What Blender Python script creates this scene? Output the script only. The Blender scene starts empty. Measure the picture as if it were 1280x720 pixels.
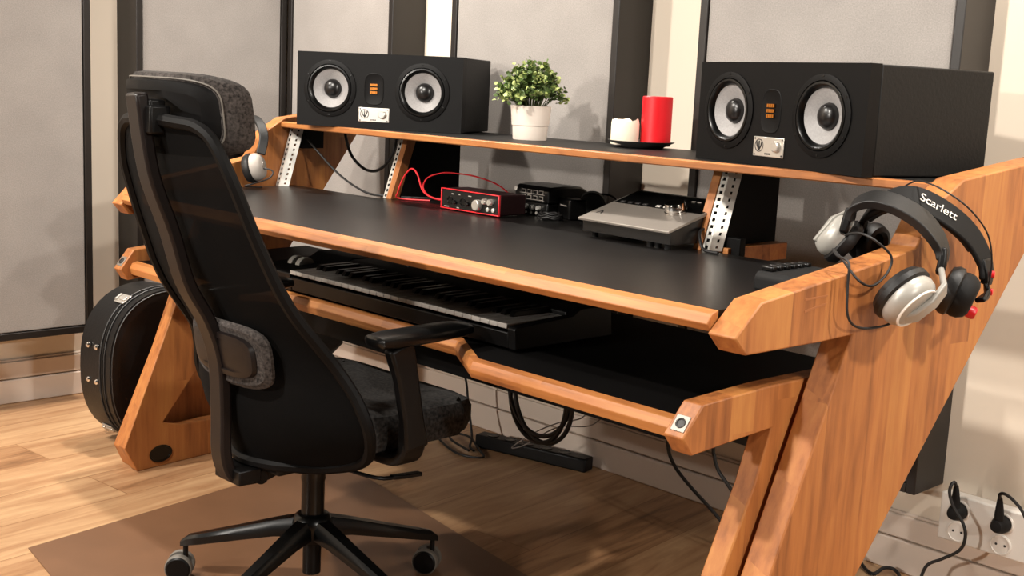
import bpy, bmesh, math, random
from mathutils import Vector, Matrix, Euler
random.seed(7)
S = bpy.context.scene
COL = S.collection
PI = math.pi

# ------------------------------------------------------------------ materials
def new_mat(name):
    m = bpy.data.materials.new(name); m.use_nodes = True
    nt = m.node_tree
    return m, nt, nt.nodes['Principled BSDF']

def N(nt, typ, **kw):
    n = nt.nodes.new(typ)
    for k, v in kw.items(): setattr(n, k, v)
    return n

def lin(c):
    return tuple((x/12.92 if x <= .04045 else ((x+.055)/1.055)**2.4) for x in [v/255 for v in c]) + (1,)

def plain(name, rgb, rough=.5, metal=0., noise=0., nscale=60, bump=0., coat=0., spec=.5, emis=None, alpha=None, sheen=0.):
    m, nt, b = new_mat(name)
    c = lin(rgb)
    b.inputs['Base Color'].default_value = c
    b.inputs['Roughness'].default_value = rough
    b.inputs['Metallic'].default_value = metal
    b.inputs['Specular IOR Level'].default_value = spec
    b.inputs['Coat Weight'].default_value = coat
    b.inputs['Sheen Weight'].default_value = sheen
    if emis:
        b.inputs['Emission Color'].default_value = c; b.inputs['Emission Strength'].default_value = emis
    if noise or bump:
        tc = N(nt, 'ShaderNodeTexCoord')
        nz = N(nt, 'ShaderNodeTexNoise'); nz.inputs['Scale'].default_value = nscale; nz.inputs['Detail'].default_value = 4
        nt.links.new(tc.outputs['Object'], nz.inputs['Vector'])
        if noise:
            r = N(nt, 'ShaderNodeValToRGB')
            r.color_ramp.elements[0].position = .3; r.color_ramp.elements[1].position = .7
            r.color_ramp.elements[0].color = tuple(x*(1-noise) for x in c[:3]) + (1,)
            r.color_ramp.elements[1].color = tuple(min(1, x*(1+noise)) for x in c[:3]) + (1,)
            nt.links.new(nz.outputs['Fac'], r.inputs['Fac']); nt.links.new(r.outputs['Color'], b.inputs['Base Color'])
        if bump:
            bp = N(nt, 'ShaderNodeBump'); bp.inputs['Strength'].default_value = bump; bp.inputs['Distance'].default_value = .002
            nt.links.new(nz.outputs['Fac'], bp.inputs['Height']); nt.links.new(bp.outputs['Normal'], b.inputs['Normal'])
    if alpha is not None:
        b.inputs['Alpha'].default_value = alpha
    return m

def wood(name, dark, mid, light, grain='z', across='y', stave=.055, length=.55, rough=.5, var=.2):
    """glued-stave oak: colour changes per stave, fine fibres along the grain, a few knots"""
    m, nt, b = new_mat(name)
    lk = nt.links.new
    tc = N(nt, 'ShaderNodeTexCoord'); sp = N(nt, 'ShaderNodeSeparateXYZ'); lk(tc.outputs['Object'], sp.inputs[0])
    ax = dict(x=0, y=1, z=2); third = [k for k in 'xyz' if k not in (grain, across)][0]
    G, A, T = sp.outputs[ax[grain]], sp.outputs[ax[across]], sp.outputs[ax[third]]
    def mth(op, a, bb=None):
        n = N(nt, 'ShaderNodeMath', operation=op)
        for i, v in enumerate((a, bb)):
            if v is None: continue
            if isinstance(v, (int, float)): n.inputs[i].default_value = v
            else: lk(v, n.inputs[i])
        return n.outputs[0]
    sid = mth('FLOOR', mth('DIVIDE', mth('ADD', A, mth('MULTIPLY', T, .15)), stave))
    w1 = N(nt, 'ShaderNodeTexWhiteNoise', noise_dimensions='1D'); lk(sid, w1.inputs['W'])
    jid = mth('FLOOR', mth('ADD', mth('DIVIDE', G, length), w1.outputs['Value']))
    w2 = N(nt, 'ShaderNodeTexWhiteNoise', noise_dimensions='1D'); lk(mth('ADD', mth('MULTIPLY', sid, 7.13), mth('MULTIPLY', jid, 3.71)), w2.inputs['W'])
    cmb = N(nt, 'ShaderNodeCombineXYZ')
    lk(mth('ADD', A, mth('MULTIPLY', w2.outputs['Value'], 5.)), cmb.inputs[0]); lk(T, cmb.inputs[1]); lk(mth('MULTIPLY', G, .07), cmb.inputs[2])
    nz = N(nt, 'ShaderNodeTexNoise'); nz.inputs['Scale'].default_value = 70; nz.inputs['Detail'].default_value = 6; nz.inputs['Roughness'].default_value = .6
    lk(cmb.outputs[0], nz.inputs['Vector'])
    nb = N(nt, 'ShaderNodeTexNoise'); nb.inputs['Scale'].default_value = 9; nb.inputs['Detail'].default_value = 3; nb.inputs['Distortion'].default_value = 1.2
    cm2 = N(nt, 'ShaderNodeCombineXYZ'); lk(mth('ADD', A, mth('MULTIPLY', w2.outputs['Value'], 9.)), cm2.inputs[0]); lk(T, cm2.inputs[1]); lk(mth('MULTIPLY', G, .35), cm2.inputs[2])
    lk(cm2.outputs[0], nb.inputs['Vector'])
    f = mth('ADD', mth('MULTIPLY', nz.outputs['Fac'], .68), mth('ADD', mth('MULTIPLY', mth('SUBTRACT', w2.outputs['Value'], .5), var), mth('MULTIPLY', nb.outputs['Fac'], .55)))
    r = N(nt, 'ShaderNodeValToRGB'); cr = r.color_ramp
    cr.elements[0].position = .32; cr.elements[0].color = lin(dark)
    cr.elements[1].position = 1.0; cr.elements[1].color = lin(light)
    e = cr.elements.new(.59); e.color = lin(mid)
    lk(f, r.inputs['Fac'])
    # knots
    vo = N(nt, 'ShaderNodeTexVoronoi'); vo.inputs['Scale'].default_value = 5.5
    lk(cm2.outputs[0], vo.inputs['Vector'])
    kr = N(nt, 'ShaderNodeValToRGB'); kr.color_ramp.elements[0].position = .015; kr.color_ramp.elements[1].position = .07
    kr.color_ramp.elements[0].color = (.35, .25, .2, 1); kr.color_ramp.elements[1].color = (1, 1, 1, 1)
    lk(vo.outputs['Distance'], kr.inputs['Fac'])
    mx = N(nt, 'ShaderNodeMixRGB', blend_type='MULTIPLY'); mx.inputs[0].default_value = .8
    lk(r.outputs['Color'], mx.inputs[1]); lk(kr.outputs['Color'], mx.inputs[2])
    lk(mx.outputs[0], b.inputs['Base Color'])
    b.inputs['Roughness'].default_value = rough
    bp = N(nt, 'ShaderNodeBump'); bp.inputs['Strength'].default_value = .08; bp.inputs['Distance'].default_value = .001
    lk(nz.outputs['Fac'], bp.inputs['Height']); lk(bp.outputs['Normal'], b.inputs['Normal'])
    return m

def woven(name, c1, c2, scale=900, rough=.9, alpha=None, sheen=.2):
    m, nt, b = new_mat(name); lk = nt.links.new
    tc = N(nt, 'ShaderNodeTexCoord')
    nz = N(nt, 'ShaderNodeTexNoise'); nz.inputs['Scale'].default_value = scale*.35; nz.inputs['Detail'].default_value = 3
    nb = N(nt, 'ShaderNodeTexNoise'); nb.inputs['Scale'].default_value = 7; nb.inputs['Detail'].default_value = 3
    lk(tc.outputs['Object'], nz.inputs['Vector']); lk(tc.outputs['Object'], nb.inputs['Vector'])
    ad = N(nt, 'ShaderNodeMath', operation='MULTIPLY_ADD'); lk(nb.outputs['Fac'], ad.inputs[0]); ad.inputs[1].default_value = .5; 
    lk(nz.outputs['Fac'], ad.inputs[2])
    r = N(nt, 'ShaderNodeValToRGB'); r.color_ramp.elements[0].position = .5; r.color_ramp.elements[1].position = 1.0
    r.color_ramp.elements[0].color = lin(c1); r.color_ramp.elements[1].color = lin(c2)
    lk(ad.outputs[0], r.inputs['Fac']); lk(r.outputs['Color'], b.inputs['Base Color'])
    b.inputs['Roughness'].default_value = rough; b.inputs['Sheen Weight'].default_value = sheen
    b.inputs['Specular IOR Level'].default_value = .1
    bp = N(nt, 'ShaderNodeBump'); bp.inputs['Strength'].default_value = .25; bp.inputs['Distance'].default_value = .001
    lk(nz.outputs['Fac'], bp.inputs['Height']); lk(bp.outputs['Normal'], b.inputs['Normal'])
    if alpha is not None: b.inputs['Alpha'].default_value = alpha
    return m

OAK = ((118, 68, 34), (170, 106, 55), (198, 138, 74))
M = dict(
    oak_side=wood('oak_side', *OAK, grain='z', across='y'),
    oak_trim=wood('oak_trim', *OAK, grain='x', across='y', stave=.03, length=.5),
    oak_upright=wood('oak_upright', *OAK, grain='z', across='x', stave=.05),
    desk_black=plain('desk_black_laminate', (14, 11, 10), rough=.34, spec=.75, noise=.15, nscale=260, bump=.04),
    shelf_black=plain('shelf_black', (12, 11, 10), rough=.5, spec=.25),
    black_board=plain('black_board', (7, 6, 6), rough=.6, spec=.12),
    black_plastic=plain('black_plastic', (8, 7, 7), rough=.42, spec=.25),
    satin_black=plain('satin_black', (6, 6, 6), rough=.28, spec=.35),
    rubber=plain('rubber', (12, 11, 11), rough=.7, spec=.3),
    cable_black=plain('cable_black', (18, 16, 16), rough=.55),
    cable_grey=plain('cable_grey', (120, 112, 106), rough=.55),
    cable_red=plain('cable_red', (214, 36, 44), rough=.45),
    speaker_vinyl=plain('speaker_vinyl', (13, 12, 11), rough=.55, spec=.25, noise=.18, nscale=180, bump=.25),
    speaker_baffle=plain('speaker_baffle', (10, 9, 9), rough=.5, spec=.15, noise=.06, nscale=90),
    cone_grey=plain('cone_grey', (150, 147, 146), rough=.5, noise=.12, nscale=300),
    dust_cap=plain('dust_cap', (20, 18, 18), rough=.3),
    surround=plain('surround', (17, 16, 16), rough=.5),
    amber=plain('amber_ribbon', (176, 108, 36), rough=.35, metal=.6),
    silver=plain('silver_plate', (205, 200, 192), rough=.32, metal=.7),
    steel=plain('zinc_steel', (218, 214, 206), rough=.38, metal=.55, noise=.1, nscale=40),
    chrome=plain('chrome', (225, 222, 218), rough=.12, metal=1.),
    dark_ink=plain('dark_ink', (40, 38, 38), rough=.5),
    pot_white=plain('white_ceramic', (226, 214, 202), rough=.4),
    leaf=plain('leaf', (82, 104, 50), rough=.5, noise=.45, nscale=28),
    leaf_light=plain('leaf_light', (158, 170, 102), rough=.5, noise=.3, nscale=28),
    stem=plain('stem', (70, 78, 40), rough=.7),
    soil=plain('soil', (40, 32, 26), rough=.95, noise=.3),
    wax_red=plain('wax_red', (206, 8, 22), rough=.45, noise=.05, nscale=15),
    wax_white=plain('wax_white', (240, 228, 206), rough=.5),
    dish_grey=plain('dish_grey', (74, 72, 70), rough=.35),
    red_anod=plain('red_anodised', (34, 7, 9), rough=.45, metal=.25),
    red_edge=plain('red_edge', (226, 42, 50), rough=.35),
    red_plastic=plain('red_plastic', (206, 24, 32), rough=.35),
    device_black=plain('device_black', (12, 11, 11), rough=.32),
    silver_matte=plain('silver_matte', (140, 132, 124), rough=.4, metal=.45),
    white_plastic=plain('white_plastic', (226, 220, 212), rough=.4),
    key_white=plain('key_white', (150, 144, 138), rough=.25),
    grey_silver=plain('grey_silver', (168, 165, 158), rough=.38, metal=.2),
    pad_leather=plain('pad_leather', (12, 11, 11), rough=.5, noise=.2, nscale=120, bump=.2),
    case_leather=plain('case_leather', (11, 10, 10), rough=.42, spec=.35, noise=.15, nscale=160, bump=.3),
    case_trim=plain('case_trim', (30, 28, 27), rough=.5),
    mesh_black=woven('mesh_black', (3, 3, 3), (9, 8, 8), scale=700, alpha=.988, sheen=0),
    seat_cloth=woven('seat_cloth', (8, 8, 8), (58, 55, 53), scale=420, sheen=.05),
    melange=woven('melange_cloth', (18, 16, 15), (78, 72, 69), scale=520, sheen=.05),
    pad_shell=plain('pad_shell', (6, 5, 5), rough=.6, spec=.15),
    spine_paint=plain('spine_paint', (22, 16, 15), rough=.42, spec=.3, noise=.08),
    panel_frame=plain('panel_frame', (26, 21, 18), rough=.45, noise=.1, nscale=12),
    panel_cloth=woven('panel_cloth', (134, 129, 125), (156, 150, 145), scale=900, sheen=0),
    wall_paint=plain('wall_paint', (222, 208, 190), rough=.75, noise=.02, nscale=4),
    skirting_paint=plain('skirting_paint', (216, 200, 186), rough=.5),
    low_bounce_dark=plain('low_bounce_tone', (60, 55, 50), rough=.9),  # dark tone put on unseen walls and ceiling to cut bounced light
    ceiling_paint=plain('ceiling_paint', (225, 220, 212), rough=.9),
    mat_film=plain('mat_film', (112, 80, 57), rough=.4, noise=.08, nscale=6),
    wheel_grey=plain('wheel_grey', (104, 99, 92), rough=.55),
    engraving=plain('engraving', (160, 100, 58), rough=.6),
    light_grey=plain('light_grey', (168, 160, 152), rough=.5),
)

def floor_material():
    m, nt, b = new_mat('floor_planks'); lk = nt.links.new
    tc = N(nt, 'ShaderNodeTexCoord'); mp = N(nt, 'ShaderNodeMapping'); mp.inputs['Rotation'].default_value = (0, 0, math.radians(84))
    lk(tc.outputs['Object'], mp.inputs['Vector'])
    br = N(nt, 'ShaderNodeTexBrick'); br.offset = .37; br.inputs['Scale'].default_value = 1
    br.inputs['Brick Width'].default_value = 1.25; br.inputs['Row Height'].default_value = .19; br.inputs['Mortar Size'].default_value = .0016
    br.inputs['Color1'].default_value = (0, 0, 0, 1); br.inputs['Color2'].default_value = (1, 1, 1, 1); br.inputs['Mortar'].default_value = (.5, .5, .5, 1)
    lk(mp.outputs[0], br.inputs['Vector'])
    sc = N(nt, 'ShaderNodeVectorMath', operation='MULTIPLY'); sc.inputs[1].default_value = (1.6, 14, 1)
    lk(mp.outputs[0], sc.inputs[0])
    ofs = N(nt, 'ShaderNodeVectorMath', operation='MULTIPLY_ADD'); ofs.inputs[1].default_value = (9, 5, 3)
    lk(br.outputs['Color'], ofs.inputs[0]); lk(sc.outputs[0], ofs.inputs[2])
    nz = N(nt, 'ShaderNodeTexNoise'); nz.inputs['Scale'].default_value = 1.7; nz.inputs['Detail'].default_value = 9; nz.inputs['Roughness'].default_value = .62; nz.inputs['Distortion'].default_value = .8
    lk(ofs.outputs[0], nz.inputs['Vector'])
    ad = N(nt, 'ShaderNodeMath', operation='MULTIPLY_ADD'); ad.inputs[1].default_value = .22
    lk(br.outputs['Color'], ad.inputs[0]); lk(nz.outputs['Fac'], ad.inputs[2])
    r = N(nt, 'ShaderNodeValToRGB'); cr = r.color_ramp
    cr.elements[0].position = .30; cr.elements[0].color = lin((90, 62, 41))
    cr.elements[1].position = .88; cr.elements[1].color = lin((192, 156, 117))
    e = cr.elements.new(.52); e.color = lin((154, 114, 80))
    lk(ad.outputs[0], r.inputs['Fac'])
    mx = N(nt, 'ShaderNodeMixRGB', blend_type='MULTIPLY'); mx.inputs[2].default_value = (.66, .58, .5, 1)
    lk(br.outputs['Fac'], mx.inputs[0]); lk(r.outputs['Color'], mx.inputs[1])
    lk(mx.outputs[0], b.inputs['Base Color'])
    b.inputs['Roughness'].default_value = .38; b.inputs['Specular IOR Level'].default_value = .35
    return m
M['floor'] = floor_material()

# ------------------------------------------------------------------ mesh builder
class MB:
    def __init__(s): s.bm = bmesh.new(); s.mi = 0
    def _tag(s, faces):
        for f in faces: f.material_index = s.mi
    def box(s, c, d, rot=None, mat=None):
        """centre, full size"""
        m = Matrix.Translation(Vector(c))
        if rot is not None: m = m @ Euler(rot).to_matrix().to_4x4()
        if mat is not None: m = mat @ m
        vs = []
        for z in (-.5, .5):
            for x, y in ((-.5, -.5), (.5, -.5), (.5, .5), (-.5, .5)):
                vs.append(s.bm.verts.new(m @ Vector((x*d[0], y*d[1], z*d[2]))))
        q = [(3, 2, 1, 0), (4, 5, 6, 7), (0, 1, 5, 4), (1, 2, 6, 5), (2, 3, 7, 6), (3, 0, 4, 7)]
        s._tag([s.bm.faces.new([vs[i] for i in f]) for f in q]); return s
    def prism(s, A, B):
        """two matching rings of 3-D points"""
        a = [s.bm.verts.new(p) for p in A]; b = [s.bm.verts.new(p) for p in B]; n = len(a)
        fs = [s.bm.faces.new(a[::-1]), s.bm.faces.new(b)]
        for i in range(n): fs.append(s.bm.faces.new((a[i], a[(i+1) % n], b[(i+1) % n], b[i])))
        s._tag(fs); return s
    def ring(s, rings, cap=True, close=False):
        """skin a list of rings of points"""
        vs = [[s.bm.verts.new(p) for p in r] for r in rings]; n = len(vs[0]); fs = []
        m = len(vs)
        for k in range(m if close else m-1):
            a, b = vs[k], vs[(k+1) % m]
            for i in range(n): fs.append(s.bm.faces.new((a[i], a[(i+1) % n], b[(i+1) % n], b[i])))
        if cap and not close:
            fs.append(s.bm.faces.new(vs[0][::-1])); fs.append(s.bm.faces.new(vs[-1]))
        s._tag(fs); return s
    def lathe(s, prof, mat=None, n=32, cap=True):
        """profile (r, z) turned about z"""
        mat = mat or Matrix()
        rings = []
        for r, z in prof:
            r = max(r, 1e-5)
            rings.append([mat @ Vector((r*math.cos(2*PI*i/n), r*math.sin(2*PI*i/n), z)) for i in range(n)])
        return s.ring(rings, cap)
    def cyl(s, p, q, r, n=16, r2=None):
        p, q = Vector(p), Vector(q); return s.lathe([(r, 0), (r if r2 is None else r2, (q-p).length)], frame(p, q-p), n)
    def tube(s, pts, r, n=8, close=False, flat=None):
        """round (or flat = (w, t)) section swept along points with parallel transport"""
        pts = [Vector(p) for p in pts]; m = len(pts)
        T = []
        for i in range(m):
            a = pts[(i-1) % m] if (close or i) else pts[0]; b = pts[(i+1) % m] if (close or i < m-1) else pts[-1]
            T.append((b-a).normalized())
        up = Vector((0, 0, 1)) if abs(T[0].z) < .9 else Vector((1, 0, 0))
        u = (up - T[0]*up.dot(T[0])).normalized(); rings = []
        for i in range(m):
            u = (u - T[i]*u.dot(T[i])).normalized(); v = T[i].cross(u)
            rr = r[i] if isinstance(r, (list, tuple)) else r
            rings.append([pts[i] + (u*math.cos(2*PI*k/n) + v*math.sin(2*PI*k/n))*rr for k in range(n)])
        return s.ring(rings, True, close)
    def ribbon(s, pts, side, w, t):
        """flat bar swept along pts; side = width direction (vector or list), w width(s), t thickness"""
        pts = [Vector(p) for p in pts]; m = len(pts); rings = []
        for i in range(m):
            T = (pts[min(i+1, m-1)] - pts[max(i-1, 0)]).normalized()
            sd = Vector(side[i] if isinstance(side, list) else side); sd = (sd - T*sd.dot(T)).normalized()
            nn = T.cross(sd); ww = w[i] if isinstance(w, list) else w; tt = t[i] if isinstance(t, list) else t
            rings.append([pts[i] + sd*ww/2 + nn*tt/2, pts[i] - sd*ww/2 + nn*tt/2, pts[i] - sd*ww/2 - nn*tt/2, pts[i] + sd*ww/2 - nn*tt/2])
        return s.ring(rings)
    def build(s, name, mats, parent=None, smooth=False, bevel=0, seg=2, subsurf=0, angle=40):
        bmesh.ops.recalc_face_normals(s.bm, faces=s.bm.faces)
        me = bpy.data.meshes.new(name); s.bm.to_mesh(me); s.bm.free()
        for m in (mats if isinstance(mats, (list, tuple)) else [mats]): me.materials.append(m)
        o = bpy.data.objects.new(name, me); COL.objects.link(o)
        if parent is not None: o.parent = parent
        if bevel:
            md = o.modifiers.new('bevel', 'BEVEL'); md.width = bevel; md.segments = seg; md.limit_method = 'ANGLE'; md.angle_limit = math.radians(angle); md.harden_normals = False
        if subsurf:
            md = o.modifiers.new('subsurf', 'SUBSURF'); md.levels = md.render_levels = subsurf
        if smooth or bevel:
            for p in me.polygons: p.use_smooth = True
            if not subsurf:
                try: me.set_sharp_from_angle(angle=math.radians(35))
                except Exception: pass
        return o

def frame(p, d):
    d = Vector(d).normalized(); q = d.to_track_quat('Z', 'Y')
    return Matrix.Translation(Vector(p)) @ q.to_matrix().to_4x4()

def smooth_path(pts, n=8, close=False):
    P = [Vector(p) for p in pts]; out = []; m = len(P)
    for i in range(m if close else m-1):
        if close: a, b, c, d = P[(i-1) % m], P[i], P[(i+1) % m], P[(i+2) % m]
        else: a, b, c, d = P[max(i-1, 0)], P[i], P[i+1], P[min(i+2, m-1)]
        for k in range(n):
            t = k/n
            out.append(.5*((2*b) + (c-a)*t + (2*a-5*b+4*c-d)*t*t + (3*b-a-3*c+d)*t**3))
    if not close: out.append(P[-1])
    return out

def tag(o, label, cat, group=None):
    o['label'] = label; o['category'] = cat
    if group: o['group'] = group
    return o
def thing(name, label, cat, loc=(0, 0, 0), rz=0, group=None):
    o = bpy.data.objects.new(name, None); COL.objects.link(o)
    o.location = loc; o.rotation_euler = (0, 0, rz); o.empty_display_size = .05
    return tag(o, label, cat, group)
def struct(o): o['kind'] = 'structure'; return o
def copy_tree(o, parent=None):
    c = o.copy(); COL.objects.link(c)
    if parent is not None: c.parent = parent
    for ch in list(o.children): copy_tree(ch, c)
    return c

# ------------------------------------------------------------------ room
XL, XR, YF, YB, ZC = -1.765, 6.2, -7.0, 1.09, 2.62
struct(MB().box(((XL+XR)/2, (YF+YB)/2, -.03), (XR-XL+.3, YB-YF+.3, .06)).build('floor', M['floor']))
struct(MB().box(((XL+XR)/2, (YF+YB)/2, ZC+.03), (XR-XL+.3, YB-YF+.3, .06)).build('ceiling', M['low_bounce_dark']))
struct(MB().box(((XL+XR)/2, YB+.05, ZC/2), (XR-XL+.3, .1, ZC)).build('wall_back', M['wall_paint']))
struct(MB().box((XL-.05, (YF+YB)/2, ZC/2), (.1, YB-YF, ZC)).build('wall_left', M['wall_paint']))
struct(MB().box((XR+.05, (YF+YB)/2, ZC/2), (.1, YB-YF, ZC)).build('wall_right', M['low_bounce_dark']))
struct(MB().box(((XL+XR)/2, YF-.05, ZC/2), (XR-XL+.3, .1, ZC)).build('wall_front', M['low_bounce_dark']))
# two-step skirting: a low board with a shallower board and a rounded ledge above it
b = MB()
b.box(((XL+XR)/2, YB-.009, .038), (XR-XL, .018, .076)); b.box(((XL+XR)/2, YB-.007, .1075), (XR-XL, .014, .055)); b.box(((XL+XR)/2, YB-.004, .138), (XR-XL, .008, .008))
struct(b.build('baseboard_back', M['skirting_paint'], bevel=.003))
b = MB(); L = YB-YF-.02
b.box((XL+.009, YF+L/2, .038), (.018, L, .076)); b.box((XL+.007, YF+L/2, .1075), (.014, L, .055)); b.box((XL+.004, YF+L/2, .138), (.008, L, .008))
struct(b.build('baseboard_left', M['skirting_paint'], bevel=.003))

# ------------------------------------------------------------------ acoustic panels
def acoustic_panel(label, w, loc, rz, h=1.95, d=.135):
    """local: width along x, front towards -y, back at y = 0, bottom at z = 0"""
    t = thing('acoustic_panel', label, 'acoustic panel', loc, rz, 'tall fabric panels hung on the walls')
    fr = .022; b = MB()
    for sx in (-1, 1): b.box((sx*(w/2-fr/2), -d/2, h/2), (fr, d, h))
    for z in (fr/2, h-fr/2): b.box((0, -d/2, z), (w-2*fr, d, fr))
    b.build('frame', M['panel_frame'], t, bevel=.002)
    MB().box((0, -d/2-.001, h/2), (w-2*fr-.004, d-.012, h-2*fr-.004)).build('fabric_front', M['panel_cloth'], t, bevel=.003)
    return t
PB = .232
acoustic_panel('grey fabric acoustic panel on the left wall at the left edge, nearest the camera', .70, (XL, -.11, PB), PI/2)
acoustic_panel('grey fabric acoustic panel on the left wall behind the office chair headrest', .563, (XL, .6735, PB), PI/2)
acoustic_panel('grey fabric acoustic panel on the back wall behind the left speaker', .585, (-1.3325, YB, PB), 0)
acoustic_panel('grey fabric acoustic panel on the back wall behind the potted plant', .66, (-.430, YB, PB), 0)
acoustic_panel('grey fabric acoustic panel on the back wall behind the right speaker', .675, (.498, YB, PB), 0)

# ------------------------------------------------------------------ desk
K = .12                                        # the two ends splay outwards towards the back
desk = thing('studio_desk', 'large oak and black studio desk with slanted legs and raised shelf', 'desk')
def sp(s, x, y, z): return Vector((s*(x + K*y), y, z))
def splay(b, s, poly, x0, x1):
    A = [sp(s, x0, y, z) for y, z in poly]; B = [sp(s, x1, y, z) for y, z in poly]
    return b.prism(A, B)
outer = [(.026, .692), (.0, .720), (.052, .770), (.17, .790), (.33, .817), (.425, .836), (.472, .908), (.545, .949), (.90, .998), (.905, .990),
         (.714, .750), (.30, .213), (.27, .15), (.30, .125), (.62, .10), (.62, 0), (.028, 0), (.0, .058), (.122, .317), (.240, .614), (.276, .702), (.20, .697)]
inner_arm = [(-.004, .526), (-.026, .556), (.014, .605), (.16, .617), (.36, .624), (.42, .60), (.335, .40), (.215, .257), (.101, .122), (.16, .105), (.66, .092), (.66, 0), (.022, 0),
             (-.018, .072), (.083, .306), (.146, .454), (.176, .546), (.10, .538)]
for s in (-1, 1):
    splay(MB(), s, outer, .949, 1.0).build('side_panel', M['oak_side'], desk, bevel=.0025)
    leg = splay(MB(), s, inner_arm, .902, .9405).build('inner_leg', M['oak_side'], desk, bevel=.0025)
    # metal plate with a round bolt on the bevelled nose of the lower arm
    c = (sp(s, .922, -.026, .556)*.62 + sp(s, .922, .014, .605)*.38); nrm = Vector((0, -.775, .632))
    tx = Vector((1, 0, 0)); ty = nrm.cross(tx)
    fm = Matrix((tx, ty, nrm)).transposed().to_4x4(); fm.translation = c
    pl = MB().box((0, 0, .0005), (.026, .028, .002), mat=fm).build('bolt_plate', M['silver_matte'], desk, bevel=.0006)
    MB().lathe([(.0085, .001), (.0085, .003), (.006, .0036), (.0055, .0022), (.001, .0022)], fm, 20).build('bolt', M['dark_ink'], pl, smooth=True)
b = MB()
b.prism([sp(1, 1.0, y, z) for y, z in ((.150, .7665), (.150, .7695), (.204, .7725), (.204, .7695))], [sp(1, 1.0004, y, z) for y, z in ((.150, .7665), (.150, .7695), (.204, .7725), (.204, .7695))])
b.build('engraved_mark', M['engraving'], desk)
b = MB()
b.prism([sp(1, 1.0, y, z) for y, z in ((.151, .7475), (.151, .7515), (.203, .7600), (.203, .7570))], [sp(1, 1.0004, y, z) for y, z in ((.151, .7475), (.151, .7515), (.203, .7600), (.203, .7570))])
b.build('engraved_mark', M['engraving'], desk)
# cable hole at the foot of the left inner leg
b = MB(); ov = [(math.cos(2*PI*i/32), math.sin(2*PI*i/32)) for i in range(32)]
def oval(x, q): return [sp(-1, x, .094 + .036*q*c_, .036 + .024*q*s_) for c_, s_ in ov]
b.ring([oval(.905, 1), oval(.8995, 1), oval(.8995, .84), oval(.9012, .82)]); b.build('cable_grommet', M['satin_black'], desk)
# desktop
b = MB()
top = [(-.945, .028), (.945, .028), (.945+K*.58, .58), (.50, .58), (.50, .85), (-.60, .85), (-.60, .58), (-.945-K*.58, .58)]
b.prism([Vector((x, y, .7215)) for x, y in top], [Vector((x, y, .752)) for x, y in top])
b.build('desktop', M['desk_black'], desk)
prof = [(.010, .7205), (0, .733), (.0105, .7475), (.0275, .7524), (.0275, .7205)]
MB().prism([Vector((-.9475, y, z)) for y, z in prof], [Vector((.9475, y, z)) for y, z in prof]).build('desktop_edge', M['oak_trim'], desk, bevel=.0015)
# keyboard tray with a set-back in the middle
ft = [(-.903, .0), (-.50, .0), (-.39, .095), (.275, .095), (.425, .0), (.903, .0)]
back = [(.97, .60), (-.97, .60)]
b = MB(); tr = [(x, y+.024) for x, y in ft]
tr = [(x*1.0, y) for x, y in tr] + [(.975, .60), (-.975, .60)]
b.prism([Vector((x, y, .543)) for x, y in tr], [Vector((x, y, .574)) for x, y in tr])
b.build('keyboard_tray', M['black_board'], desk)
b = MB(); rings = []
for i, (x, y) in enumerate(ft):
    rings.append([Vector((x, y+q, z)) for q, z in ((.006, .541), (0, .558), (.008, .5715), (.0235, .5755), (.0235, .541))])
b.ring(rings); b.build('tray_edge', M['oak_trim'], desk, bevel=.0012, angle=25)
MB().box((-.02, .36, .516), (1.74, .46, .052)).build('tray_drawer_box', M['black_board'], desk, bevel=.002)
# shelf with oak edge
b = MB(); shf = [(-1.0125, .552), (1.0125, .552), (1.054, .90), (-1.054, .90)]
b.prism([Vector((x, y, .9232)) for x, y in shf], [Vector((x, y, .939)) for x, y in shf]); b.build('shelf', M['shelf_black'], desk)
prof = [(.533, .9225), (.530, .925), (.530, .937), (.533, .9392), (.5515, .9392), (.5515, .9225)]
MB().prism([Vector((-1.0105, y, z)) for y, z in prof], [Vector((1.0105, y, z)) for y, z in prof]).build('shelf_edge', M['oak_trim'], desk)
# dividers: oak front, black board behind
def sl(z): return .335*(z-.752)
for x, rs in ((-.5865, -1), (.4865, 1)):
    y0 = .60 if rs < 0 else .575
    yz = [(y0, .7521), (y0+.03, .7521), (y0+.03+sl(.9228), .9228), (y0+sl(.9228), .9228)]
    MB().prism([Vector((x-.0105, y, z)) for y, z in yz], [Vector((x+.0105, y, z)) for y, z in yz]).build('divider_front', M['oak_upright'], desk, bevel=.001)
    yz = [(y0+.0305, .7521), (.847, .7521), (.847, .9228), (y0+.0305+sl(.9228), .9228)]
    MB().prism([Vector((x-.011, y, z)) for y, z in yz], [Vector((x+.011, y, z)) for y, z in yz]).build('divider_board', M['black_board'], desk)
MB().box((.530, .715, .742), (.03, .22, .036)).build('divider_foot', M['oak_trim'], desk, bevel=.001)
MB().box((.545, .625, .757), (.045, .02, .05)).build('divider_bracket', M['black_board'], desk, bevel=.002)
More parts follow.
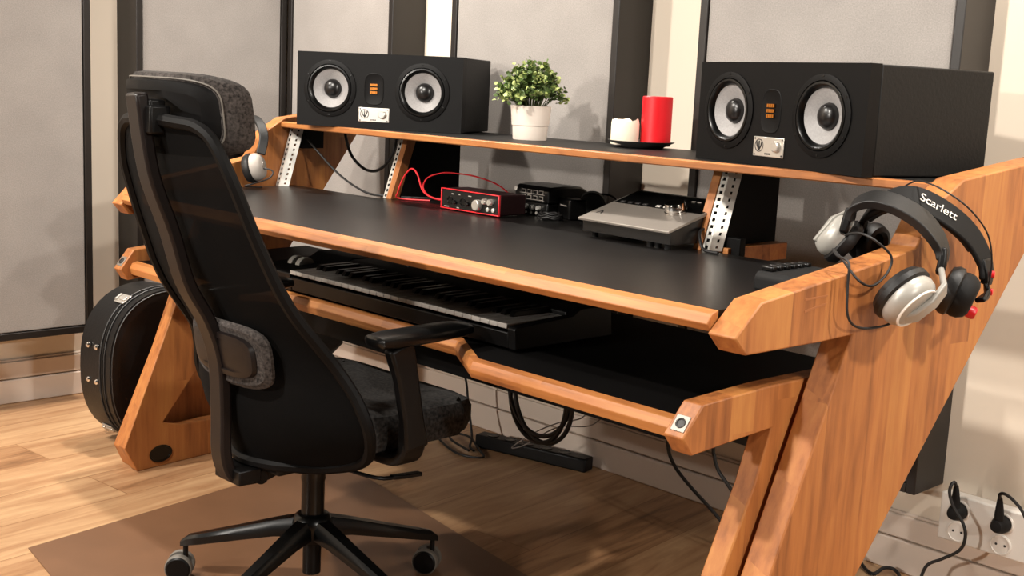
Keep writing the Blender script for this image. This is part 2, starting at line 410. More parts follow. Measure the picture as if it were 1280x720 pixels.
# rack rails: steel strips with square holes and a return flange
def rack_rail(pb, pt, side, ret, name='rack_rail'):
    """pb, pt bottom and top; side = width direction; ret = flange direction"""
    pb, pt, side, ret = Vector(pb), Vector(pt), Vector(side).normalized(), Vector(ret).normalized()
    up = pt-pb; L = up.length; up.normalize(); nrm = side.cross(up)
    f = Matrix((side, nrm, up)).transposed().to_4x4(); f.translation = pb
    w, n = .017, 12; b = MB(); t = .0016; pitch = L/n
    for sx in (-1, 1): b.box((sx*(w/2-.0022), 0, L/2), (.0044, t, L), mat=f)
    for k in range(n+1):
        z = k*pitch; hh = pitch*.5 if 0 < k < n else pitch*.25
        b.box((0, 0, min(max(z, hh/2), L-hh/2)), (w-.0088, t, hh), mat=f)
    rl = ret
    A = pb + side*(w/2)*(1 if rl.dot(side) >= 0 else -1)
    f2 = Matrix((rl, rl.cross(up), up)).transposed().to_4x4(); f2.translation = A
    for u0, u1 in ((0, .012), (.0175, .028)): b.box(((u0+u1)/2, 0, L/2), (u1-u0, t, L), mat=f2)
    for k in range(n+1): b.box((.0148, 0, min(max(k*pitch, .003), L-.003)), (.0056, t, pitch*.55 if 0 < k < n else .006), mat=f2)
    b.mi = 1
    bk = nrm if nrm.y > 0 else -nrm
    b.box(tuple(Vector((0, 0, L/2))), (w-.001, .001, L-.002), mat=Matrix.Translation(bk*.0035) @ f)
    return b.build(name, [M['steel'], M['black_board']], desk)
rack_rail((-.9975, .512, .7525), (-1.003, .565, .922), (1, 0, 0), (.5, .86, 0))
rack_rail((-.6065, .605, .7525), (-.6065, .66, .922), (1, 0, 0), (-.1, 1, 0))
rack_rail((.508, .578, .7525), (.508, .633, .922), (1, 0, 0), (.55, .83, 0))
rack_rail((.985, .512, .7525), (.992, .565, .922), (1, 0, 0), (-.5, .86, 0))
# small black bracket under the shelf on the left end
MB().box((-1.0035, .63, .889), (.02, .085, .054), rot=(0, 0, -.12*-1)).build('shelf_bracket', M['black_board'], desk, bevel=.001)

# ------------------------------------------------------------------ loudspeakers
def make_speaker(label, loc, rz, W, D, H=.202):
    """local: left-bottom-front corner at origin, front towards -y"""
    t = thing('studio_monitor', label, 'speaker', loc, rz, 'pair of studio monitors on the shelf')
    MB().box((W/2, D/2+.014, H/2), (W-.002, D-.028, H-.002)).build('cabinet', M['speaker_vinyl'], t, bevel=.003)
    zc = H*.515; R = H*.315
    bb = MB(); bm = bb.bm; edges = []; nh = 56
    front = [bm.verts.new(v) for v in ((0, 0, 0), (W, 0, 0), (W, 0, H), (0, 0, H))]
    rear = [bm.verts.new((v.co.x, .027, v.co.z)) for v in front]
    for i in range(4):
        edges.append(bm.edges.new((front[i], front[(i+1) % 4])))
        bm.faces.new((front[i], front[(i+1) % 4], rear[(i+1) % 4], rear[i]))
    bm.faces.new(rear)
    for x in (W*.205, W*.765):
        c0 = [bm.verts.new((x+R*.99*math.cos(2*PI*i/nh), 0, zc+R*.99*math.sin(2*PI*i/nh))) for i in range(nh)]
        c1 = [bm.verts.new((v.co.x, .0245, v.co.z)) for v in c0]
        for i in range(nh):
            edges.append(bm.edges.new((c0[i], c0[(i+1) % nh]))); bm.faces.new((c0[i], c0[(i+1) % nh], c1[(i+1) % nh], c1[i]))
        bm.faces.new(c1)
    bmesh.ops.triangle_fill(bm, edges=edges, use_beauty=True)
    bb.build('baffle', M['speaker_baffle'], t)
    for x in (W*.205, W*.765):
        fm = frame((x, -.0005, zc), (0, -1, 0))
        w = MB().lathe([(R*1.22, -.001), (R*1.22, .002), (R*1.12, .0035), (R*1.04, .004), (R*1.02, .001)], fm, 48, cap=False).build('woofer', M['speaker_baffle'], t, smooth=True)
        MB().lathe([(R*1.03, .001), (R*1.0, .0045), (R*.94, .005), (R*.87, .002), (R*.82, -.005)], fm, 48, cap=False).build('surround', M['satin_black'], w, smooth=True)
        MB().lathe([(R*.835, -.0045), (R*.80, -.0055), (R*.38, -.0205)], fm, 48, cap=False).build('cone', M['cone_grey'], w, smooth=True)
        MB().lathe([(R*.40, -.0205), (R*.40, -.0165), (R*.35, -.0095), (R*.22, -.0045), (R*.08, -.0025), (.0005, -.0022)], fm, 40).build('dust_cap', M['dust_cap'], w, smooth=True)
        for k in range(6):
            a = k*PI/3+PI/6; p = fm @ Vector((R*1.15*math.cos(a), R*1.15*math.sin(a), .0025)); MB().lathe([(.0022, 0), (.0022, .0012), (.0003, .0013)], frame(p, (0, -1, 0)), 10).build('screw', M['satin_black'], w)
    xm = W*.475
    fm = frame((xm, -.0005, H*.545), (0, -1, 0))
    b = MB(); pts = []
    rr = []
    for k in range(32):
        a = 2*PI*k/32; cx = math.copysign(abs(math.cos(a))**.6, math.cos(a)); cz = math.copysign(abs(math.sin(a))**.6, math.sin(a))
        rr.append((cx, cz))
    b.ring([[Vector((xm+cx*q*.0285, y, H*.53+cz*q*.043)) for cx, cz in rr] for q, y in ((1, .001), (1, -.0006), (.96, -.0012), (.90, -.0004), (.3, -.0002))], cap=True)
    tw = b.build('tweeter', M['speaker_baffle'], t, smooth=True)
    b = MB()
    for z in (.575, .525, .475):
        b.box((xm, -.0022, H*(z+.01)), (.021, .003, .0066))
        for q in (-1, 0, 1): b.box((xm+q*.006, -.0040, H*(z+.01)), (.001, .001, .0058))
    b.build('ribbon', M['amber'], tw)
    bz = H*.185
    bd = MB().box((xm+.002, -.0012, bz), (.090, .003, .039)).build('badge', M['silver'], t, bevel=.0025, seg=3)
    b = MB()   # round emblem on the left with a cross-shaped mark, small caption bars, four screws
    em = frame((xm-.025, -.0027, bz+.002), (0, -1, 0))
    b.lathe([(.0128, 0), (.0128, .0004), (.0112, .0004), (.0112, 0)], em, 24, cap=False)
    for a in (0, 1, 2):
        b.tube([em @ Vector((-.008+.008*a, .009, .0002)), em @ Vector((-.006+.006*a, 0, .0002)), em @ Vector((0, -.009, .0002))], .0014, 6)
    for q in range(5): b.box((xm-.006+q*.0034, -.0028, bz-.0135), (.0022, .0006, .0034))
    for sx in (-1, 1):
        for sz in (-1, 1): b.lathe([(.002, 0), (.002, .0005)], frame((xm+.002+sx*.040, -.0027, bz+sz*.0155), (0, -1, 0)), 8)
    b.build('emblem', M['dark_ink'], bd)
    b = MB(); b.lathe([(.0115, 0), (.0105, .006), (.0085, .0075), (.0005, .0075)], frame((xm+.027, -.0027, bz+.002), (0, -1, 0)), 24)
    kn = b.build('volume_knob', M['silver'], bd, smooth=True)
    return t
make_speaker('black studio monitor with two grey cones, left end of shelf above the chair', (-.842, .470, .9395), math.radians(30), .483, .252)
make_speaker('black studio monitor with two grey cones, right end of shelf above the headphones', (.424, .632, .9395), math.radians(-15.5), .487, .318)

# ------------------------------------------------------------------ plant
pl = thing('potted_plant', 'small leafy green plant in a white ceramic pot on the shelf', 'plant', (-.185, .735, .9393))
MB().lathe([(.001, 0), (.0425, 0), (.0435, .002), (.0455, .036), (.0475, .0365), (.0478, .039), (.052, .086), (.0485, .086), (.046, .07), (.001, .07)], None, 48).build('pot', M['pot_white'], pl, smooth=True)
MB().lathe([(.046, .068), (.046, .074), (.001, .076)], None, 24).build('soil', M['soil'], pl)
def leaf(b, p, d, size):
    d = Vector(d).normalized(); sd = d.cross(Vector((random.uniform(-1, 1), random.uniform(-1, 1), random.uniform(.2, 1)))).normalized(); nn = sd.cross(d)
    pr = [(0, 0, 0), (.3, .36, .06), (.65, .42, .04), (1, 0, -.1), (.65, -.42, .04), (.3, -.36, .06)]
    mid = [(.35, 0, 0), (.7, 0, -.02)]
    v = [b.bm.verts.new(Vector(p) + (d*u + sd*w + nn*h)*size) for u, w, h in pr]; m = [b.bm.verts.new(Vector(p) + (d*u + nn*h)*size) for u, w, h in mid]
    for f in ((v[0], v[1], m[0]), (v[1], v[2], m[1], m[0]), (v[2], v[3], m[1]), (v[3], v[4], m[1]), (v[4], v[5], m[0], m[1]), (v[5], v[0], m[0])):
        b.bm.faces.new(f).material_index = b.mi
b = MB(); st = MB(); rnd = random.Random(3)
tops = []
for k in range(110):
    a = rnd.uniform(0, 2*PI); rr = math.sqrt(rnd.random())
    rad = .098*rr; h = .205 - .095*rr**1.6 + rnd.uniform(-.012, .006)
    if rr > .75: h = rnd.uniform(.095, .135)
    q = Vector((math.cos(a)*rad, math.sin(a)*rad, h)); p0 = Vector((math.cos(a)*rad*.3, math.sin(a)*rad*.3, .073))
    midp = p0.lerp(q, .5) + Vector((0, 0, .02)); path = smooth_path([p0, midp, q], 4)
    st.tube(path, .0011, 5)
    for i, t in enumerate((.45, .6, .72, .84, .93, 1.)):
        P = path[min(int(t*(len(path)-1)), len(path)-1)]
        for _ in range(3):
            th = rnd.uniform(0, 2*PI); d = Vector((math.cos(th), math.sin(th), rnd.uniform(-.1, .9)))
            b.mi = 1 if (i >= 4 and rnd.random() < .55) else 0
            random.seed(rnd.random()); leaf(b, P + Vector((rnd.uniform(-.006, .006), rnd.uniform(-.006, .006), rnd.uniform(-.006, .006))), d, rnd.uniform(.009, .0155))
st.build('stems', M['stem'], pl); b.build('foliage', [M['leaf'], M['leaf_light']], pl)

# ------------------------------------------------------------------ candles on a dish
tag(MB().lathe([(.001, 0), (.052, 0), (.058, .004), (.080, .0145), (.0815, .0165), (.079, .0165), (.056, .0065), (.001, .0055)], frame((.112, .822, .9393), (0, 0, 1)), 48).build('candle_dish', M['dish_grey'], smooth=True), 'shallow dark grey dish holding two candles on the shelf', 'dish')
c = thing('pillar_candle', 'tall red pillar candle standing on the grey dish', 'candle', (.136, .846, .9452))
MB().lathe([(.001, 0), (.0365, 0), (.0372, .001), (.0365, .116), (.0345, .1185), (.028, .114), (.001, .108)], None, 40).build('wax', M['wax_red'], c, smooth=True)
MB().tube([(0, 0, .107), (.001, 0, .113), (.003, .001, .118)], .0012, 6).build('wick', M['dark_ink'], c)
c = thing('pillar_candle', 'short white burnt-down candle beside the red candle on the dish', 'candle', (.086, .790, .9452))
b = MB(); n = 40; rings = []
for r, z in ((.001, 0), (.033, 0), (.034, .002), (.034, .050), (.032, .058), (.027, .052), (.001, .047)):
    rings.append([Vector((r*math.cos(2*PI*i/n), r*math.sin(2*PI*i/n), z + (.004*math.sin(3.1*i/n*2*PI+.6) + .002*math.sin(7*2*PI*i/n) if z > .045 and r > .02 else 0))) for i in range(n)])
b.ring(rings); b.build('wax', M['wax_white'], c, smooth=True)
MB().tube([(0, 0, .046), (.001, .001, .055)], .0012, 6).build('wick', M['dark_ink'], c)

# ------------------------------------------------------------------ desktop gear
def knob(b, p, r, h, n=18, d=(0, -1, 0)):
    b.lathe([(r, 0), (r*.94, h*.85), (r*.8, h), (.0004, h)], frame(p, d), n)
# red audio interface
t = thing('audio_interface', 'red audio interface with black front panel and silver knob on the desktop', 'audio interface', (-.337, .578, .7523), math.radians(-1))
W, D, H = .222, .088, .053
MB().box((W/2, D/2, H/2+.003), (W, D, H-.003)).build('housing', M['red_anod'], t, bevel=.003)
b = MB(); fr = .0026
b.box((W/2, -.001, H-fr/2+.002), (W+.001, .006, fr)); b.box((W/2, -.001, .003+fr/2), (W+.001, .006, fr))
for x in (fr/2, W-fr/2): b.box((x, -.001, H/2+.003), (fr, .006, H-.002))
b.build('front_rim', M['red_edge'], t, bevel=.0008)
MB().box((W/2, -.0006, H/2+.002), (W-.008, .002, H-.010)).build('front_panel', M['device_black'], t)
b = MB(); knob(b, (W*.645, -.0015, H*.44), .0145, .012); b.build('monitor_knob', M['silver'], t, smooth=True)
for x, z, r in ((.765, .66, .0075), (.862, .66, .0085), (.81, .30, .0055), (.90, .30, .0055)):
    b = MB(); knob(b, (W*x, -.0015, H*z), r, .010 if z > .5 else .003); b.build('knob' if z > .5 else 'headphone_jack', M['silver'] if z > .5 else M['steel'], t, smooth=True)
for x in (.155, .38):
    b = MB(); b.lathe([(.0105, 0), (.0105, .002), (.008, .002), (.0075, .0005), (.0005, .0005)], frame((W*x, -.0015, H*.48), (0, -1, 0)), 24); b.build('input_jack', M['satin_black'], t, smooth=True)
for x in (.25, .47):
    b = MB(); knob(b, (W*x, -.0015, H*.42), .0062, .008); b.build('gain_knob', M['device_black'], t, smooth=True)
b = MB()
for x, z, w in ((.10, .17, .018), (.30, .17, .010), (.20, .80, .008), (.32, .80, .006), (.50, .80, .012)): b.box((W*x, -.0018, H*z), (w, .0006, .0022))
b.build('legends', M['light_grey'], t)
# two stacked small processors
t = thing('headphone_amplifier', 'small black box with a row of small silver knobs, under another black box', 'audio device', (-.196, .708, .7523), math.radians(-4))
W, D, H = .122, .125, .034
MB().box((W/2, D/2, H/2), (W, D, H)).build('housing', M['device_black'], t, bevel=.004)
for k in range(4):
    b = MB(); knob(b, (W*(.16+.2*k), -.0005, H*.62), .0062, .010); b.build('knob', M['steel'], t, smooth=True)
b = MB()
for k in range(5): b.lathe([(.0038, 0), (.0038, .0015), (.0025, .0015), (.002, .0002)], frame((W*(.16+.17*k), -.0004, H*.22), (0, -1, 0)), 14)
b.build('jacks', M['steel'], t)
t = thing('patch_mixer', 'small rounded black box with two rows of buttons, stacked on another box', 'audio device', (-.201, .706, .787), math.radians(-4))
W, D, H = .132, .135, .042
b = MB(); pr = [(0, .0), (0, .030), (.012, .040), (.05, .0425), (.11, .041), (.135, .030), (.135, 0)]
b.prism([Vector((0, y, z)) for y, z in pr], [Vector((W, y, z)) for y, z in pr]); b.build('housing', M['device_black'], t, bevel=.005, seg=3)
for r in range(2):
    for k in range(4):
        b = MB(); b.box((W*(.28+.17*k), -.0012, .011+.014*r), (.012, .003, .0075)); bt = b.build('button', M['pad_shell'], t, bevel=.0008); MB().box((W*(.28+.17*k), -.0002, .011+.014*r), (.0145, .002, .0098)).build('button_rim', M['light_grey'], bt)
b = MB()
for r in range(2): b.box((W*.52, -.0004, .0055+.0145*r), (W*.72, .001, .0012))
b.build('legends', M['light_grey'], t)
b = MB(); b.lathe([(.0062, 0), (.0062, .004), (.004, .005), (.0005, .005)], frame((W*.07, -.0005, .029), (0, -1, 0)), 18); b.build('white_knob', M['white_plastic'], t, smooth=True)  # knob of plain white plastic
# power adapter with coiled lead
t = thing('power_adapter', 'black plug-in power adapter lying among coiled leads on the desktop', 'power adapter', (-.028, .742, .7523), math.radians(-25))
MB().box((0, 0, .026), (.075, .05, .052)).build('housing', M['device_black'], t, bevel=.006, seg=3)
MB().lathe([(.034, 0), (.036, .006), (.034, .04), (.028, .046), (.0005, .046)], frame((.0, .052, .036), (.9, -.4, 0)), 28).build('round_end', M['rubber'], t, smooth=True)
MB().box((.0, -.0255, .034), (.04, .001, .003)).build('label_line', M['light_grey'], t)
b = MB(); pts = []
for k in range(46):
    a = k*2*PI/15; r = .030+.006*math.sin(k*.9); pts.append((.115+r*math.cos(a)*.9, -.03+r*math.sin(a)*.8, .004+.0055*(k/15)+.002*math.sin(k*1.7)))
COILPTS = pts
tag(MB().tube(smooth_path([Vector((p[0]-.135, p[1]+.685, .7525+p[2])) for p in pts], 3), .0026, 7).build('coiled_lead', M['cable_black'], smooth=True), 'coiled thin black lead on the desktop left of the monitor controller', 'cable')
t = thing('audio_plug', 'straight silver-tipped jack plug lying on the desktop by the coiled lead', 'plug', (.10, .645, .757), math.radians(-38))
MB().cyl((-.035, 0, 0), (.012, 0, 0), .0045, 14).build('sleeve', M['black_plastic'], t, smooth=True)
MB().lathe([(.0033, 0), (.0033, .018), (.0022, .020), (.003, .024), (.0005, .029)], frame((.012, 0, 0), (1, 0, 0)), 12).build('tip', M['chrome'], t, smooth=True)
# wedge shaped monitor controller
t = thing('monitor_controller', 'silver wedge-shaped monitor controller with large volume knob and black rear strip', 'audio controller', (.214, .500, .7523), math.radians(-3.5))
W, D = .268, .192; zf, zb = .042, .098
b = MB(); pr = [(0, zf-.006), (-.001, zf-.001), (.001, zf), (D-.002, zb), (D, zb-.001), (D, zb-.007)]
b.prism([Vector((0, y, z)) for y, z in pr], [Vector((W, y, z)) for y, z in pr]); b.build('top_plate', M['silver_matte'], t, bevel=.001)
b = MB(); pr = [(.012, .012), (.012, zf-.0045), (D-.004, zb-.0085), (D-.004, .014), (D-.02, .012)]
b.prism([Vector((.004, y, z)) for y, z in pr], [Vector((W-.004, y, z)) for y, z in pr]); b.build('body', M['device_black'], t, bevel=.001)
sl_ = (zb-zf)/(D-.003)
def on(y): return zf + (y-.001)*sl_
ang = math.atan(sl_)
MB().box((W/2, D*.745, on(D*.745)+.0002), (W-.012, D*.42, .0016), rot=(ang, 0, 0)).build('rear_strip', M['satin_black'], t)
nrm = Vector((0, -math.sin(ang), math.cos(ang)))
MB().lathe([(.0245, 0), (.0245, .004), (.0228, .005), (.0224, .0195), (.0210, .022), (.0005, .0222)], frame((W*.745, D*.50, on(D*.50)+.0006), nrm), 40).build('volume_knob', M['chrome'], t, smooth=True)
for k, x in enumerate((.10, .185, .27, .355, .50, .585)):
    m = M['white_plastic'] if k in (4, 5) else M['dark_ink']
    MB().box((W*x, D*.585, on(D*.585)+.0014), (.013, .007, .0022), rot=(ang, 0, 0)).build('button', m, t, bevel=.0005)
for x, y in ((.60, .79), (.72, .83), (.78, .83)): MB().box((W*x, D*y, on(D*y)+.002), (.010, .004, .001), rot=(ang, 0, 0)).build('display_mark', M['light_grey'], t)
b = MB()
b.tube([Vector((W*.10-.007, D*.22-.006, on(D*.22-.006)+.0006)), Vector((W*.10, D*.22+.009, on(D*.22+.009)+.0006)), Vector((W*.10+.006, D*.22-.006, on(D*.22-.006)+.0006))], .0009, 5)
b.tube([Vector((W*.10+.008, D*.22-.006, on(D*.22-.006)+.0006)), Vector((W*.10+.004, D*.22+.004, on(D*.22+.004)+.0006))], .0009, 5)
b.build('emblem', M['dark_ink'], t)
for x in (.10, .72, .80, .9):
    for y in (.03, D-.03):
        if x in (.72, .8) and y > .1: continue
        MB().cyl((W*x, y, 0), (W*x, y, .0145), .007, 14).build('foot', M['rubber'], t)
# small black controller with a ridged row of keys behind the right arm
t = thing('pad_controller', 'low black device with a ridged row of keys behind the right desk arm', 'controller', (.862, .236, .7523), math.radians(-3))
b = MB(); pr = [(0, 0), (0, .026), (.008, .033), (.130, .036), (.138, .030), (.138, 0)]
b.prism([Vector((0, y, z)) for y, z in pr], [Vector((.098, y, z)) for y, z in pr]); b.build('housing', M['rubber'], t, bevel=.006, seg=3)
for k in range(6):
    MB().box((.016, .022+.0195*k, .0375), (.024, .0135, .010)).build('key', M['satin_black'], t, bevel=.003)

# ------------------------------------------------------------------ piano keyboard on the tray
t = thing('piano_keyboard', 'black piano keyboard with white and black keys on the desk tray', 'keyboard', (-.315, .105, .5763))
KW = .727; nW = 29; kw = KW/nW
b = MB(); pr = [(.006, .004), (.0, .036), (.012, .0365), (.015, .030), (.158, .030), (.16, .060), (.18, .066), (.27, .066), (.275, .004)]
b.prism([Vector((-.001, y, z)) for y, z in pr], [Vector((KW+.001, y, z)) for y, z in pr]); b.build('body', M['black_plastic'], t, bevel=.002)
b = MB(); pr2 = [(.004, .004), (-.002, .044), (.004, .048), (.158, .056), (.18, .068), (.27, .068), (.277, .004)]
b.prism([Vector((-.15, y, z)) for y, z in pr2], [Vector((-.0015, y, z)) for y, z in pr2]); b.build('control_end', M['black_plastic'], t, bevel=.002)
b = MB(); b.prism([Vector((KW+.0015, y, z)) for y, z in pr2], [Vector((KW+.022, y, z)) for y, z in pr2]); b.build('end_cheek', M['black_plastic'], t, bevel=.002)
for x in (-.098, -.066):
    b = MB(); b.lathe([(.012, -.009), (.024, -.008), (.025, 0), (.024, .008), (.012, .009)], frame((x, .085, .044), (1, 0, 0)), 28); b.build('pitch_wheel', M['grey_silver'], t, smooth=True)
wk = MB().box((0, .078, .0478), (kw-.0009, .160, .0095)).build('white_key', M['key_white'], t, bevel=.0015)
wk.location = (kw/2, 0, 0)
for k in range(1, nW):
    c = wk.copy(); COL.objects.link(c); c.parent = t; c.location = ((k+.5)*kw, 0, 0)
b = MB(); pr = [(.056, .052), (.064, .063), (.158, .064), (.158, .052)]
b.prism([Vector((-.0065, y, z)) for y, z in pr], [Vector((.0065, y, z)) for y, z in pr])
bk = b.build('black_key', M['satin_black'], t, bevel=.0015); first = True
for o in range(4):
    for q in (1, 2, 4, 5, 6):
        x = (o*7+q)*kw
        if first: bk.location = (x, 0, 0); first = False
        else:
            c = bk.copy(); COL.objects.link(c); c.parent = t; c.location = (x, 0, 0)
for k in range(9):
    MB().lathe([(.0045, 0), (.004, .008), (.0005, .008)], frame((.10+.055*k, .225, .066), (0, 0, 1)), 12).build('knob', M['dark_ink'], t, smooth=True)

# ------------------------------------------------------------------ instrument case
t = thing('instrument_case', 'black instrument case with rounded end standing on its edge behind the left desk leg', 'instrument case', (-1.098, .028, 0), math.radians(4.5))
def bout(inset=0.):
    """outline in (y, z): rounded lower bout towards -y, straight sides running back"""
    pts = []; H, R = .455, .20; zc = H/2
    n = 22
    for k in range(n+1):
        a = PI/2 + PI*k/n
        ca, sa = math.cos(a), math.sin(a)
        y = R + (R-inset)*math.copysign(abs(ca)**.86, ca); z = zc + (zc-inset)*math.copysign(abs(sa)**.80, sa)
        pts.append((y, max(z, inset)))
    waist = [(.34, .03), (.46, .075), (.60, .07), (.72, .12), (.80, .18)]
    low = [(y, z+inset) for y, z in waist]; hi = [(y, H-z-inset) for y, z in waist]
    return pts + low + [(.845-inset, .21), (.845-inset, .245)] + hi[::-1]
def ring_at(x, inset): return [Vector((x, y, z)) for y, z in bout(inset)]
MB().ring([ring_at(-.148, .012), ring_at(-.142, 0), ring_at(-.022, 0)]).build('shell', M['case_leather'], t, smooth=True)
MB().ring([ring_at(-.016, 0), ring_at(.016, 0), ring_at(.022, .014), ring_at(.023, .03)]).build('lid', M['case_leather'], t, smooth=True)
for x in (-.034, -.012, .019):
    o_ = bout(-.0012 if x < 0 else .006)
    MB().tube([Vector((x, y, z)) for y, z in o_[:26]], .0026, 6).build('piping', M['case_trim'], t, smooth=True)
def latch(k, xl=-.048):
    o_ = bout(); p, q = Vector((0,) + o_[k-1]), Vector((0,) + o_[k+1]); m_ = Vector((xl,) + o_[k])
    f = frame(m_, (0, -(q-p).z*-1, (q-p).y)) if False else frame(m_, Vector((0, (q-p).z, -(q-p).y)).normalized())
    b = MB(); b.box((0, 0, .002), (.05, .034, .004), mat=f); b.box((.004, 0, .005), (.03, .016, .006), mat=f); b.cyl(f @ Vector((-.018, -.012, .006)), f @ Vector((-.018, .012, .006)), .005, 12)
    b.lathe([(.0085, .003), (.0085, .0075), (.006, .008), (.006, .004)], f @ Matrix.Translation((.014, 0, 0)), 16)
    b.build('latch', M['silver'], t, bevel=.001)
latch(4); latch(17, -.085)
for x, z in ((-.095, .285), (-.052, .285), (-.095, .185), (-.052, .185)):
    MB().lathe([(.0085, -.002), (.0082, .004), (.005, .0075), (.0005, .0082)], frame((x, .0015, z+.012), (0, -1, 0)), 16).build('stud_foot', M['chrome'], t, smooth=True)

# ------------------------------------------------------------------ office chair
ch = thing('office_chair', 'black mesh-back office chair with headrest and armrests in front of the desk', 'chair', (.02, -.055, 0), math.radians(.5))
# base
hub = MB().lathe([(.001, .118), (.036, .118), (.040, .125), (.042, .158), (.036, .172), (.030, .176), (.001, .176)], None, 32).build('base_hub', M['satin_black'], ch, smooth=True)
for k in range(5):
    a = math.radians(72*k + 1.5)
    ca, sa = math.cos(a), math.sin(a)
    def P(r, z, w=0): return Vector((r*ca - w*sa, r*sa + w*ca, z))
    b = MB(); rings = []
    for r, zt, zb, w in ((.028, .168, .128, .022), (.08, .155, .122, .020), (.16, .131, .104, .017), (.24, .108, .086, .015), (.272, .099, .080, .014), (.286, .088, .076, .011)):
        rings.append([P(r, zb, -w), P(r, zb, w), P(r, (zt+zb)/2+.004, w*1.0), P(r, zt, w*.62), P(r, zt, -w*.62), P(r, (zt+zb)/2+.004, -w*1.0)])
    b.ring(rings); b.build('star_leg', M['satin_black'], ch, smooth=True)
    # caster
    sw = (.4, -.7, .8, -2.95, .6)[k]
    cdir = Vector((math.cos(a+sw), math.sin(a+sw), 0)); ax = Vector((-cdir.y, cdir.x, 0)); c0 = P(.278, .029) + cdir*-.012
    b = MB(); b.cyl(P(.278, .048), P(.278, .086), .0055, 12)
    b.lathe([(.021, -.006), (.023, -.003), (.023, .003), (.021, .006)], frame(c0, ax), 20)
    cs = b.build('caster', M['black_plastic'], ch, smooth=True)
    for sg in (-1, 1):
        f = frame(c0 + ax*.0075*sg, ax*sg)
        w_ = MB().lathe([(.0285, 0), (.029, .003), (.029, .012), (.027, .0145)], f, 28).build('wheel', M['wheel_grey'], cs, smooth=True)
        MB().lathe([(.0265, .0143), (.023, .0175), (.006, .018), (.0005, .018)], f, 24).build('wheel_cap', M['black_plastic'], cs, smooth=True)
MB().lathe([(.001, .045), (.019, .045), (.019, .12)], None, 20).build('column_foot', M['black_plastic'], ch, smooth=True)
MB().lathe([(.024, .17), (.024, .245), (.0255, .25), (.0255, .305), (.001, .305)], None, 24).build('gas_column', M['satin_black'], ch, smooth=True)
b = MB(); b.box((0, -.01, .325), (.16, .26, .05)); b.box((0, .0, .352), (.30, .22, .014)); b.build('tilt_mechanism', M['black_plastic'], ch, bevel=.008)
b = MB(); b.tube(smooth_path([(.06, -.03, .322), (.14, -.05, .325), (.20, .0, .306), (.215, .035, .302)], 5), .0042, 8); b.mi = 0
lv = b.build('tilt_lever', M['satin_black'], ch, smooth=True)
MB().ribbon([(.213, .033, .303), (.215, .06, .301), (.217, .105, .298)], (1, 0, 0), [.014, .018, .016], .008).build('paddle', M['black_plastic'], lv, bevel=.002)
# seat cushion
b = MB(); rings = []
def seat_outline(k, inset):
    out = []
    n = 40
    for i in range(n):
        a = 2*PI*i/n; ca, sa = math.cos(a), math.sin(a)
        e = .42
        x = (.255-inset)*math.copysign(abs(ca)**e, ca); y = .085 + (.215-inset)*math.copysign(abs(sa)**e, sa)
        if y > .2: y = y - .05*(x/.255)**2
        out.append((x, y))
    return out
for z, ins in ((.368, .03), (.372, .008), (.392, 0), (.415, 0), (.428, .008), (.435, .03), (.438, .075), (.434, .15)):
    ring = []
    for x, y in seat_outline(0, ins):
        dz = -.022*max(0, (y-.18)/.12)**2 + .012*(abs(x)/.25)**2*(1 if ins < .1 else .4) + .008*max(0, -(y-.0)/.13)
        ring.append(Vector((x, y, z + (dz if z > .40 else -.3*0))))
    rings.append(ring)
b.ring(rings); b.build('seat', M['seat_cloth'], ch, smooth=True)
# back spine
spine = [(-.05, .318), (-.115, .290), (-.160, .286), (-.197, .296), (-.217, .342), (-.219, .43), (-.226, .532), (-.252, .61), (-.296, .687), (-.328, .786), (-.368, .892), (-.391, 1.030)]
pth = smooth_path([Vector((0, y, z)) for y, z in spine], 5)
MB().ribbon(pth, (1, 0, 0), .044, .024).build('back_spine', M['spine_paint'], ch, bevel=.005, seg=2, angle=60)
b = MB(); b.cyl((-.03, -.145, .291), (.034, -.145, .291), .016, 20); b.box((0, -.18, .30), (.09, .05, .03)); b.build('spine_joint', M['black_plastic'], ch, bevel=.003)
# mesh back: rows of (z, half width, edge depth, centre depth)
rows = [(.978, .122, -.345, -.366), (.957, .158, -.335, -.358), (.90, .186, -.318, -.342), (.85, .196, -.300, -.326), (.80, .203, -.281, -.308), (.75, .211, -.260, -.290), (.70, .220, -.238, -.268),
        (.65, .229, -.209, -.240), (.60, .239, -.170, -.212), (.55, .250, -.132, -.198), (.50, .275, -.108, -.194), (.45, .294, -.094, -.200), (.41, .288, -.080, -.196), (.37, .255, -.060, -.186), (.345, .212, -.056, -.172), (.325, .145, -.080, -.168)]
def back_pt(i, u):
    z, w, e, c = rows[i]
    return Vector((w*u, c + (e-c)*abs(u)**1.9, z))
b = MB(); NU = 24; g = []
for i in range(len(rows)): g.append([b.bm.verts.new(back_pt(i, -1+2*k/NU)) for k in range(NU+1)])
for i in range(len(rows)-1):
    for k in range(NU): b.bm.faces.new((g[i][k], g[i][k+1], g[i+1][k+1], g[i+1][k]))
mo = b.build('back_mesh', M['mesh_black'], ch, smooth=True)
edge = [back_pt(i, 1) for i in range(len(rows))] + [back_pt(len(rows)-1, u) for u in (.7, .4, 0, -.4, -.7)] + [back_pt(i, -1) for i in range(len(rows)-1, -1, -1)] + [back_pt(0, u) + Vector((0, 0, .008*(1-u*u))) for u in (-.7, -.35, 0, .35, .7)]
MB().tube(smooth_path(edge, 3, close=True), .0115, 8, close=True).build('back_frame', M['pad_shell'], ch, smooth=True)
